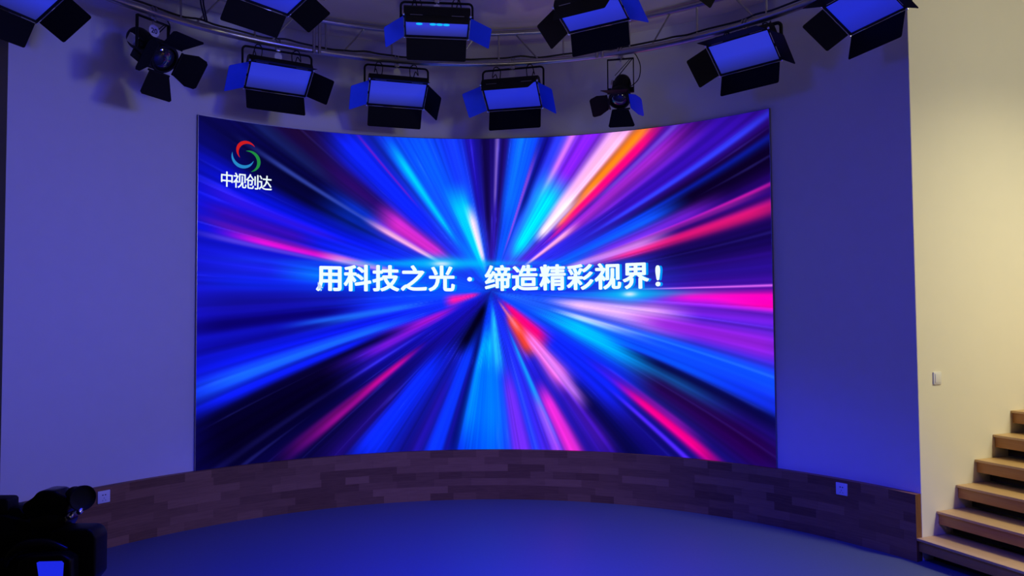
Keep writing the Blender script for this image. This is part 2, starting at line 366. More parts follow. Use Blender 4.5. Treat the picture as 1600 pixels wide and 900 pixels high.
def burst_colours(s, z):
    ds, dz = s-SB, z-ZB
    r = np.hypot(ds, dz); th = np.degrees(np.arctan2(dz, ds)) % 360
    base = np.array(BASE, float)
    k = th/15.0; i0 = np.floor(k).astype(int) % 24; i1 = (i0+1) % 24; t = (k-np.floor(k))[:, None]; t = t*t*(3-2*t)
    inner = base[i0, :3]*(1-t)+base[i1, :3]*t; outer = base[i0, 3:]*(1-t)+base[i1, 3:]*t
    q = sstep(0.25, 2.0, r)[:, None]
    c = inner*(1-q)+outer*q
    rng = np.random.default_rng(5)
    def ray_noise(n, seed, drift):
        g = np.random.default_rng(seed).random((n, 8))
        x = th/360*n; y = np.clip(np.log(r+0.08)*drift+4.5, 0, 6.99)
        a0 = np.floor(x).astype(int) % n; a1 = (a0+1) % n; fx = x-np.floor(x); b0 = np.floor(y).astype(int); fy = y-b0
        fx = fx*fx*(3-2*fx)
        return (g[a0, b0]*(1-fx)+g[a1, b0]*fx)*(1-fy)+(g[a0, b0+1]*(1-fx)+g[a1, b0+1]*fx)*fy
    wob = (ray_noise(150, 3, 1.2)-0.5)*1.2
    for a, w, r0, r1, cr, cg, cb, al in STREAKS:
        col = np.array([cr, cg, cb], float)
        d = np.abs((th + wob*min(1, w/2.0) - a + 180) % 360 - 180)
        prof = np.exp(-(d/(w*1.05))**2.6)
        span = r1-r0
        rad = sstep(r0-0.12*span, r0+0.22*span, r)*(1-sstep(r1-0.30*span, r1+0.12*span, r))
        m = (prof*rad*al)[:, None]
        c = c*(1-m)+col*m
    n = 0.42*ray_noise(300, 11, 1.0)+0.42*ray_noise(620, 12, 1.3)+0.16*ray_noise(110, 13, 0.8)
    c = c*(0.86+0.56*n)[:, None]
    glint = sstep(0.80, 1.0, ray_noise(420, 21, 1.6))*0.30*sstep(0.25, 0.7, r)
    c = c+glint[:, None]*np.array([60, 70, 150])
    core = np.exp(-(r/0.10)**2)[:, None]
    c = c*(1-0.55*core)+np.array([20, 20, 120])*0.55*core
    # cyan lens flares above and below the slogan
    for fs, fz, lx, lz, hot in ((-0.377, 2.082, 1.10, 0.046, 0.085), (1.309, 1.792, 0.70, 0.046, 0.060)):
        g = np.exp(-np.abs((s-fs)/lx)**1.5*1.8-((z-fz)/(lz*(0.55+0.9*np.exp(-((s-fs)/0.3)**2))))**2)[:, None]
        c = c*(1-0.92*g)+np.array([0, 215, 255])*0.92*g
        g = np.exp(-((s-fs)/hot)**2-((z-fz)/0.022)**2)[:, None]
        c = c*(1-g)+np.array([235, 255, 255])*g
    # glow behind the slogan
    g = 0.45*np.exp(-np.abs((s-0.05)/1.62)**8-((z-1.94)/0.13)**2)[:, None]
    c = c*(1-g)+np.array([8, 95, 250])*g
    return lin(np.clip(c, 0, 255))
screen = empty('video_wall', cyl((S_A0+S_A1)/2, RW-0.02, PL_TOP))
tag(screen, 'large curved video wall showing blue and pink light streaks above the wooden plinth', 'video wall')
bpy.context.view_layer.update()
INV = screen.matrix_world.inverted()
def display_panel():
    nu, nv = 640, 360
    az = np.radians(np.linspace(S_A0, S_A1, nu)); z = np.linspace(PL_TOP+0.001, SCR_TOP, nv)
    A, Z = np.meshgrid(az, z)
    A = A.ravel(); Z = Z.ravel()
    co = np.stack([CX+RD*np.sin(A), CY+RD*np.cos(A), Z], 1)
    back = np.stack([CX+(RW-0.001)*np.sin(A), CY+(RW-0.001)*np.cos(A), Z], 1)
    me = bpy.data.meshes.new('display_panel')
    i = np.arange(nu*nv).reshape(nv, nu)
    F = np.stack([i[:-1, :-1], i[1:, :-1], i[1:, 1:], i[:-1, 1:]], -1).reshape(-1, 4)
    rim = np.concatenate([i[0, :], i[1:, -1], i[-1, -2::-1], i[-2:0:-1, 0]])
    nb = nu*nv; m = len(rim)
    co = np.concatenate([co, back[rim]])
    j = np.arange(m); k = (j+1) % m
    F2 = np.stack([rim[j], rim[k], nb+k, nb+j], 1)
    F = np.concatenate([F, F2])
    me.vertices.add(len(co)); me.vertices.foreach_set('co', co.ravel())
    me.loops.add(F.size); me.loops.foreach_set('vertex_index', F.ravel().astype(np.int32))
    me.polygons.add(len(F)); me.polygons.foreach_set('loop_start', np.arange(0, F.size, 4, dtype=np.int32))
    me.polygons.foreach_set('loop_total', np.full(len(F), 4, dtype=np.int32))
    me.update(calc_edges=True)
    colr = np.ones((len(co), 4), np.float32)
    colr[:nb, :3] = burst_colours(A*RW, Z); colr[nb:, :3] = 0.0
    at = me.color_attributes.new('picture', 'FLOAT_COLOR', 'POINT'); at.data.foreach_set('color', colr.ravel())
    mt = bpy.data.materials.new('led_picture'); mt.use_nodes = True
    nt = mt.node_tree; nt.nodes.clear()
    o = nt.nodes.new('ShaderNodeOutputMaterial'); e = nt.nodes.new('ShaderNodeEmission')
    a = nt.nodes.new('ShaderNodeAttribute'); a.attribute_name = 'picture'
    nt.links.new(a.outputs['Color'], e.inputs[0]); nt.links.new(e.outputs[0], o.inputs[0])
    me.materials.append(mt)
    ob = bpy.data.objects.new('display_panel', me); COL.objects.link(ob); ob.parent = screen
    ob.matrix_parent_inverse = INV
    return ob
panel = display_panel()
def on_screen(name, polys, m, lift):
    """flat outlines given in (arc metre, height) laid on the curved face; polys = list of (verts, faces)"""
    bm = bmesh.new()
    for n_, (v, f) in enumerate(polys):
        q = []
        for s, z in v:
            a = s/RW; r = RD-lift-(n_ % 9)*0.00015
            q.append(bm.verts.new((CX+r*math.sin(a), CY+r*math.cos(a), z)))
        for p in f:
            try: bm.faces.new([q[i] for i in p])
            except ValueError: pass
    me = bpy.data.meshes.new(name); bm.to_mesh(me); bm.free(); me.materials.append(m)
    o = bpy.data.objects.new(name, me); COL.objects.link(o); o.parent = panel
    return o
TEXT = '\u7528\u79d1\u6280\u4e4b\u5149\u00b7\u7f14\u9020\u7cbe\u5f69\u89c6\u754c!'
def slogan(dx, dz, fat=0.006):
    out = []
    rim = [(0, 0)] + [(fat*math.cos(PI*k/4), fat*0.75*math.sin(PI*k/4)) for k in range(8)]
    for i, ch in enumerate(TEXT):
        v, f = glyph_mesh(ch, 0.240, 0.0)
        xs = [p[0] for p in v]; ys = [p[1] for p in v]
        if i < 5: c = -1.368 + 0.2475*i
        elif i == 5: c = -0.126
        elif i < 12: c = 0.126 + 0.2480*(i-6)
        else: c = 1.560
        mid = (min(xs)+max(xs))/2
        zz = 1.860
        for ex, ez_ in rim: out.append(([(c+x-mid+dx+ex, zz+y+dz+ez_) for x, y, _ in v], f))
    return out
on_screen('slogan_edge', slogan(0.021, -0.002, 0.0062), M['letter_cyan'], 0.0040)
on_screen('slogan_lettering', slogan(0.0, 0.0, 0.0078), M['letter_white'], 0.0080)
NAME = '\u4e2d\u89c6\u521b\u8fbe'
cap = []
for i, ch in enumerate(NAME):
    v, f = glyph_mesh(ch, 0.115, 0.0)
    for ex, ez_ in ((0, 0), (0.0016, 0), (-0.0016, 0), (0, 0.0014), (0, -0.0014)):
        cap.append(([(-2.213+0.1035*i+(x-0.0575)*0.98+ex, 2.676+y*1.14+ez_) for x, y, _ in v], f))
on_screen('caption_lettering', cap, M['letter_white'], 0.0040)
def crescent(cx, cz, r, a0, a1, thick, n=28):
    a0, a1 = R_(a0), R_(a1)
    o = [(cx+r*math.cos(a0+(a1-a0)*i/n), cz+r*math.sin(a0+(a1-a0)*i/n)) for i in range(n+1)]
    inn = []
    for i in range(n+1):
        t = i/n; a = a0+(a1-a0)*t; w = thick*math.sin(PI*t)**0.8
        inn.append((cx+(r-w)*math.cos(a), cz+(r-w)*math.sin(a)))
    v = o+inn; f = [(i, i+1, n+2+i, n+1+i) for i in range(n)]
    return (v, f)
PX = 0.00515/5.625                                    # metres of screen per enlarged pixel of the emblem
ec, ez = -2.066, 2.930
E0 = (463, 421)
for cxp, czp, rp, a0, a1, m in ((470, 370, 88, 28, 232, 'crescent_red'), (440, 434, 99, 157, 348, 'crescent_blue'), (503, 461, 95, 112, -84, 'crescent_green')):
    on_screen('emblem_crescent', [crescent(ec+(cxp-E0[0])*PX, ez-(czp-E0[1])*PX, rp*PX, a0, a1, 31*PX)], M[m], 0.0040)['label'] = m.split('_')[1] + ' crescent of the swirl emblem'
cur = [(0, 0), (0, -0.062), (0.014, -0.049), (0.023, -0.069), (0.032, -0.065), (0.023, -0.046), (0.041, -0.046)]
on_screen('cursor_arrow', [([(-1.462+x*1.1, 1.913+z*1.1) for x, z in cur], [(0, 1, 2, 5, 6), (2, 3, 4, 5)])], mat('pale_grey_cursor', (0, 0, 0), emit=srgb(200, 215, 240)), 0.0100)
mb = MB()
for a, d in ((S_A0, -0.05), (S_A1, 0.05)):
    arc_solid(mb, a, a+d, RD-0.002, RW-0.001, PL_TOP+0.001, SCR_TOP, n=2)
o = mb.build('edge_trim', M['trim'], screen); o.matrix_parent_inverse = INV
mb = MB(); arc_solid(mb, S_A0, S_A1, RD-0.001, RW-0.001, SCR_TOP, SCR_TOP+0.005)
o = mb.build('top_trim', M['trim'], screen); o.matrix_parent_inverse = INV

# ------------------------------------------------------------------ wooden steps against the cream wall
RUN, RISE, WID = 0.1844, 0.1548, 2.6
steps = empty('staircase', (W0.x+DW.x*0.018, W0.y+DW.y*0.018, 0.0), TH)
tag(steps, 'honey oak steps climbing to the right along the cream wall', 'stairs')
def st(name, mb, m):                                   # local x along the wall, -y out of the wall
    o = mb.build(name, m, steps); box_uv(o, swap=False); return o
for k in range(9):
    x0 = 0.0 + k*RUN - 0.05; z1 = (k+1)*RISE - 0.0024
    mb = MB().box((x0, -WID, z1-0.016), (x0+RUN+0.10, -0.002, z1), 0.002)
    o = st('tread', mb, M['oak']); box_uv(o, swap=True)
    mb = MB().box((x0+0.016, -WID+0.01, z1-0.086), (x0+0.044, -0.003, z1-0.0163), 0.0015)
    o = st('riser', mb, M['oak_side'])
    for p in o.data.polygons:
        for li in p.loop_indices:
            c = o.data.vertices[o.data.loops[li].vertex_index].co; o.data.uv_layers.active.data[li].uv = (c.y, c.z)
    z0 = 0.0 if k == 0 else z1-RISE
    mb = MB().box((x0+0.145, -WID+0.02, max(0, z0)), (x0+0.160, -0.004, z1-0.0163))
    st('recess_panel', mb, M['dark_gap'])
for yy in (-0.9, -WID+0.15):
    mb = MB()
    pts = [(0.13, 0.0)]
    for k in range(9):
        pts += [(0.12+k*RUN, (k+1)*RISE-0.020), (0.12+(k+1)*RUN, (k+1)*RISE-0.020)]
    pts += [(0.12+9*RUN, 0.0)]
    mb.prism(pts, yy, yy-0.05, 'y')
    st('carriage', mb, M['dark_gap'])

# ------------------------------------------------------------------ wall plates
def socket(name, az, z, label):
    r = PLR
    root = empty(name, cyl(az, r, z), -R_(az))
    tag(root, label, 'socket', 'white sockets on the wooden plinth')
    MB().box((-0.043, -0.011, -0.043), (0.043, 0.0, 0.043), 0.004).build('plate', M['white_plastic'], root)
    mb = MB()
    for x in (-0.009, 0.009): mb.box((x-0.0045, -0.0122, 0.010), (x+0.0045, -0.0108, 0.017), 0.0008)
    mb.build('two_pin_slots', M['ink'], root)
    mb = MB()
    for x, zz, rot in ((0, -0.008, 0), (-0.010, -0.024, 0.5), (0.010, -0.024, -0.5)):
        mb.box((-0.0018, -0.0122, -0.0045), (0.0018, -0.0108, 0.0045), 0.0, Matrix.Translation((x, 0, zz)) @ Matrix.Rotation(rot, 4, 'Y'))
    mb.build('three_pin_slots', M['trim'], root)
socket('wall_socket', -55.11, 0.365, 'white square socket on the left end of the plinth, near the video camera')
socket('wall_socket', 53.87, 0.368, 'white square socket on the right end of the plinth, towards the steps')
sw = empty('light_switch', W0 + DW*0.190 + Vector((0, 0, 1.176)), TH)
tag(sw, 'small white light switch on the cream wall above the steps', 'light switch')
MB().box((-0.036, -0.010, -0.041), (0.036, -0.0003, 0.041), 0.003).build('plate', M['white_plastic'], sw)
MB().box((-0.025, -0.0135, -0.031), (0.025, -0.0095, 0.031), 0.002).build('rocker', M['white_plastic'], sw)

# ------------------------------------------------------------------ ring truss and inner lamp pipe
RT, Z_LO, Z_HI = 2.86, 3.772, 4.030
truss = empty('ring_truss', (CX, CY, Z_LO))
tag(truss, 'curved steel ladder truss fixed under the ceiling in front of the round wall', 'truss')
def arc_pts(r, z, a0, a1, n): return [cyl(a0+(a1-a0)*i/n, r, z) - Vector((CX, CY, Z_LO)) for i in range(n+1)]
MB().tube(arc_pts(RT, Z_LO, -84, 84, 110), 0.027, 14).build('lower_chord', M['steel'], truss)
MB().tube(arc_pts(RT, Z_HI, -84, 84, 110), 0.023, 12).build('upper_chord', M['steel'], truss)
rel = lambda az, r, z: cyl(az, r, z) - Vector((CX, CY, Z_LO))
for a in (-70, -59, -48.5, -37.3, -26, -15.1, -4, 3.1, 14.2, 25.5, 36.8, 48, 59, 70):
    MB().tube([rel(a, RT, Z_LO), rel(a, RT, Z_HI)], 0.0085, 8).build('strut', M['steel'], truss)
for a, b in ((-66, -70), (-54, -58), (-42.5, -46.5), (-31, -35), (-19.5, -23.6), (-0.6, -4.2), (5.8, 10.2), (32.6, 29.0), (42.5, 46.5), (63, 67)):
    MB().tube([rel(a, RT, Z_HI), rel(b, RT, Z_LO)], 0.0075, 8).build('brace', M['steel'], truss)
for a in (-77, -27.6, 20.5, 77):
    mb = MB()
    for d in (-0.45, 0.45): mb.tube([rel(a+d, RT-0.028, Z_LO-0.03), rel(a+d, RT-0.028, CEIL-0.001)], 0.012, 8)
    mb.box((-0.05, -0.05, CEIL-Z_LO-0.010), (0.05, 0.05, CEIL-Z_LO-0.001), 0.0, Matrix.Translation((rel(a, RT, Z_LO).x, rel(a, RT, Z_LO).y, 0)) @ Matrix.Rotation(-R_(a), 4, 'Z'))
    mb.build('ceiling_hanger', M['steel'], truss)
RP, Z_P = 2.05, 4.015
pipe = empty('lamp_pipe', (CX, CY, Z_P))
tag(pipe, 'inner curved steel pipe under the ceiling carrying the upper row of lamps', 'pipe')
MB().tube([cyl(-80+160*i/80, RP, Z_P)-Vector((CX, CY, Z_P)) for i in range(81)], 0.022, 12).build('tube', M['steel'], pipe)
for a in (-70, -25, 8, 41, 70):
    q = cyl(a, RP, Z_P)-Vector((CX, CY, Z_P))
    MB().tube([q+Vector((0, 0, 0.015)), q+Vector((0, 0, CEIL-Z_P-0.0005))], 0.014, 8).build('ceiling_bracket', M['steel'], pipe)
# loose power cable lying along the lower chord
rnd = random.Random(3)
pts = []
for i in range(141):
    a = -60+120*i/140
    pts.append(cyl(a, RT+0.004*math.sin(i*0.7), Z_LO+0.034+0.010*abs(math.sin(i*0.23))+0.012*max(0, math.sin(i*0.41+1))**4))
mb = MB().tube(pts, 0.0075, 7)
tag(mb.build('power_cable', M['cable']), 'black power cable lying along the top of the truss tube', 'cable')
mb = MB()
for k in (0, 1):
    p = [cyl(-49.5+k*0.5, 2.55, CEIL-0.001), cyl(-48.2+k*0.5, 2.62, 3.98), cyl(-46.6+k*0.4, 2.74, 3.89), cyl(-45.0+k*0.3, 2.85, 3.822)]
    q = []
    for i in range(len(p)-1):
        for t in (0, .25, .5, .75): q.append(p[i].lerp(p[i+1], t))
    mb.tube(q+[p[-1]], 0.006, 7)
tag(mb.build('ceiling_cable', M['cable']), 'pair of black cables dropping from the ceiling to the truss tube on the left', 'cable')

# ------------------------------------------------------------------ panel lamps
W, H, FLAP, BK = 0.46, 0.26, 0.17, 0.075
def curve_pts(p, n=6):
    """smooth path through p (Catmull-Rom)"""
    p = [Vector(q) for q in p]; out = []
    for i in range(len(p)-1):
        a, b, c, d = p[max(i-1, 0)], p[i], p[i+1], p[min(i+2, len(p)-1)]
        for k in range(n):
            t = k/n
            out.append(0.5*((2*b)+(c-a)*t+(2*a-5*b+4*c-d)*t*t+(3*b-a-3*c+d)*t**3))
    return out+[p[-1]]
def clamp_mb(z_chord, r_chord, z_bar):
    mb = MB()
    ring = [Vector((0, (r_chord+0.008)*math.cos(R_(a)), z_chord+(r_chord+0.008)*math.sin(R_(a)))) for a in range(-110, 181, 15)]
    for x in (-0.012, 0.012): mb.tube([q+Vector((x, 0, 0)) for q in ring], 0.006, 8)
    zb = z_chord-r_chord-0.010
    mb.box((-0.018, -0.014, min(zb, z_bar)-0.004), (0.018, 0.014, max(zb, z_bar)+0.004), 0.003)
    mb.tube([(0, 0, z_bar-0.028), (0, 0, zb)], 0.006, 8)
    mb.tube([(-0.03, 0, zb-0.012), (0.03, 0, zb-0.012)], 0.005, 8)
    return mb
def flap_mb(width, ln, taper):
    w = width/2; r = 0.012
    pts = [(-w, 0.0), (w, 0.0), (w-taper, ln-r), (w-taper-r*0.3, ln-r*0.3), (w-taper-r, ln), (-w+taper+r, ln), (-w+taper+r*0.3, ln-r*0.3), (-w+taper, ln-r)]
    return MB().prism(pts, -0.0012, 0.0012, 'y')
def panel_light(az, z, yaw, tilt, roll, flaps, label, inner=False, deep=False, leds=False, flat_bar=False, taper=0.0, cables=True, painted_lit=''):
    ring = RP if inner else RT
    zc, rc = (Z_P, 0.022) if inner else (Z_LO, 0.027)
    p = cyl(az, ring, z)
    root = empty('panel_light', p, R_(yaw))
    tag(root, label, 'studio light', 'blue panel lights with barn doors')
    T = Matrix.Rotation(R_(tilt), 4, 'X') @ Matrix.Rotation(R_(roll), 4, 'Y') @ Matrix.Translation((0, -BK, 0))   # lamp space -> root space; face on y=0 looks to -Y
    hw, hh = W/2+0.012, H/2+0.012
    mb = MB()
    prof = [(0.0, hh), (0.062, hh), (0.105, hh-0.05), (0.105, -hh+0.05), (0.062, -hh), (0.0, -hh), (0.0, -hh+0.010), (0.05, -hh+0.010), (0.05, hh-0.010), (0.0, hh-0.010)]
    mb.prism([(0.004+a, b) for a, b in prof], -hw+0.006, hw-0.006, 'x', 0.0)
    for s in (-1, 1): mb.prism([(0.004+a, b) for a, b in prof[:6]], s*hw, s*(hw-0.008), 'x')
    for k in range(7): mb.box((-hw+0.05+k*0.06, 0.109, -0.07), (-hw+0.085+k*0.06, 0.114, 0.07), 0.002)
    body = mb.build('housing', M['black'], root, T)
    mb = MB(); g = 0.006
    for a, b in (((-hw, -0.004, hh-0.014), (hw, 0.004, hh)), ((-hw, -0.004, -hh), (hw, 0.004, -hh+0.014)), ((-hw, -0.004, -hh), (-hw+0.014, 0.004, hh)), ((hw-0.014, -0.004, -hh), (hw, 0.004, hh))):
        mb.box(a, b, 0.0015)
    mb.build('front_frame', M['black'], root, T)
    mb = MB(); bm = mb.bm
    dv = [bm.verts.new((x, 0.010, zz)) for x, zz in ((-W/2, -H/2), (W/2, -H/2), (W/2, H/2), (-W/2, H/2))]
    f = bm.faces.new(dv)
    dr = [bm.verts.new((v.co.x, 0.014, v.co.z)) for v in dv]
    f2 = bm.faces.new(list(reversed(dr)))
    for i in range(4): bm.faces.new((dv[i], dr[i], dr[(i+1) % 4], dv[(i+1) % 4]))
    for ff in bm.faces:
        for l in ff.loops: l[mb.uv].uv = (l.vert.co.x/W+0.5, l.vert.co.z/H+0.5)
    diff = mb.build('diffuser', M['diffuser_deep' if deep else 'diffuser'], root, T)
    if leds:
        for x in (-0.13, -0.03, 0.02, 0.07):
            MB().lathe([(0.0, 0.0), (0.016, 0.001), (0.016, 0.004)], 14, Matrix.Translation((x, 0.006, 0.016)) @ Matrix.Diagonal((1.5, 1, 0.8, 1))).build('led_chip', M['led'], diff, T)
    # four barn doors on hinges along the frame
    hinge = {'t': Matrix.Translation((0, -0.004, hh)), 'b': Matrix.Translation((0, -0.004, -hh)) @ Matrix.Rotation(PI, 4, 'Y'),
             'l': Matrix.Translation((-hw, -0.004, 0)) @ Matrix.Rotation(-PI/2, 4, 'Y'), 'r': Matrix.Translation((hw, -0.004, 0)) @ Matrix.Rotation(PI/2, 4, 'Y')}
    for k in 'tblr':
        ang = flaps[k]; wide = k in 'tb'
        fm = flap_mb(W-0.004 if wide else H-0.004, FLAP, taper if k == 't' else 0.0)
        door = fm.build('barn_door', M['flap_blue_light' if k in painted_lit else 'flap'], root, T @ hinge[k] @ Matrix.Rotation(R_(ang), 4, 'X') @ Matrix.Translation((0, 0, 0.004)), label='barn door with blue light painted on' if k in painted_lit else None)
        n = (-0.15, 0.15) if wide else (-0.06, 0.06)
        for x in n: MB().tube([(x-0.045, 0, 0), (x+0.045, 0, 0)], 0.0035, 8).build('hinge', M['hinge'], door, T @ hinge[k])
    for sx in (-1, 1):
        for sz in (-1, 1):
            MB().box((sx*hw-0.007, -0.007, sz*hh-0.007), (sx*hw+0.007, 0.004, sz*hh+0.007), 0.002).build('corner_clip', M['bright_steel'], root, T)
    # yoke: a tube bent over the housing, pivoting at its sides
    zbar = zc-rc-(0.046 if inner else 0.026)-z
    yw = W/2+0.036; r = 0.03
    pth = [(-yw, 0, -0.01), (-yw, 0, zbar-r)] + [(-yw+r-r*math.cos(R_(t)), 0, zbar-r+r*math.sin(R_(t))) for t in (20, 45, 70)] + [(-yw+r, 0, zbar), (yw-r, 0, zbar)]
    pth += [(yw-r+r*math.sin(R_(t)), 0, zbar-r+r*math.cos(R_(t))) for t in (20, 45, 70)] + [(yw, 0, zbar-r), (yw, 0, -0.01)]
    mb = MB().tube(pth, 0.0085 if not flat_bar else 0.013, 10)
    mb.build('yoke', M['black'], root)
    for s in (-1, 1):
        MB().lathe([(0.0, 0.0), (0.018, 0.0), (0.020, 0.006), (0.020, 0.024), (0.013, 0.032), (0.0, 0.032)], 14, Matrix.Translation((s*hw, 0, 0)) @ Matrix.Rotation(-s*PI/2, 4, 'Z')).build('tilt_knob', M['black'], root)
    # clamp turned square to the pipe
    cm = clamp_mb(zc-z, rc, zbar)
    cm.build('clamp', M['steel'], root, Matrix.Rotation(R_(-az-yaw), 4, 'Z'))
    MB().lathe([(0.0, 0.0), (0.030, 0.0), (0.030, 0.0015), (0.0, 0.0015)], 22, Matrix.Translation((0.0, -0.022, zbar-0.050))).build('tag_disc', M['paper'], root)
    if cables:
        for s in (-1, 1):
            b = Vector((s*W*0.32, 0.06, 0.10))
            tp = zc-rc-z-0.002
            path = curve_pts([b, b+Vector((s*0.02, 0.0, 0.07)), (s*W*0.40, 0.015, zbar*0.7), (s*W*0.36, 0.0, zbar+0.02), (s*W*0.28, 0.0, tp)])
            c2 = curve_pts([b+Vector((0.012, 0, 0)), (s*W*0.27, 0.03, zbar*0.55), (s*W*0.25, 0.02, zbar), (s*W*0.30, 0.0, tp)])
            MB().tube(path, 0.0042, 7).build('cable', M['cable'], root)
            MB().tube(c2, 0.0042, 7).build('cable', M['cable'], root)
    return root
panel_light(-70.9, 3.609, 89.0, 52.8, -7.0, dict(l=35, r=46, b=25, t=48), 'blue panel light cut off by the top left corner of the picture', deep=False)
panel_light(-33.7, 3.546, 29.2, 57.5, 0.9, dict(l=28, r=24, b=76, t=46), 'blue panel light hanging right of the fresnel with the white number tag', painted_lit='l')
panel_light(-14.3, 3.537, 15.8, 58.1, 0.6, dict(l=30, r=56, b=32, t=46), 'blue panel light under the truss, left of the middle, below the lamp with cyan LEDs', painted_lit='l')
panel_light(5.5, 3.532, -13.6, 54.3, 0.2, dict(l=30, r=40, b=61, t=69), 'blue panel light under the truss with its upper flap folded over its face', deep=True, taper=0.03, painted_lit='lr')
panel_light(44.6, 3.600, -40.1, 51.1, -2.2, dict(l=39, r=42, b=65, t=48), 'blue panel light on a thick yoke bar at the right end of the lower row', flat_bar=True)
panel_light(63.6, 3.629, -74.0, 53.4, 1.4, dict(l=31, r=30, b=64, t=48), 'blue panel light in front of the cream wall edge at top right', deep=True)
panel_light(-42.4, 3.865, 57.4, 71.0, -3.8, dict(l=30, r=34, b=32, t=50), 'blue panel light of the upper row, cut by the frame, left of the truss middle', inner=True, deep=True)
panel_light(-8.2, 3.833, 5.9, 77.2, 1.0, dict(l=37, r=28, b=38, t=51), 'blue panel light with bright cyan LEDs showing under its upper flap', inner=True, leds=True, taper=0.004, painted_lit='lr')
panel_light(24.6, 3.851, -26.5, 67.5, -3.0, dict(l=47, r=27, b=60, t=76), 'tilted blue panel light of the upper row hanging above the right fresnel', inner=True, deep=True, taper=0.03, painted_lit='r')
panel_light(58.0, 3.868, -46.0, 82.0, 0.0, dict(l=58, r=30, b=6, t=40), 'panel light showing only a dark flap corner above the truss at right', inner=True)

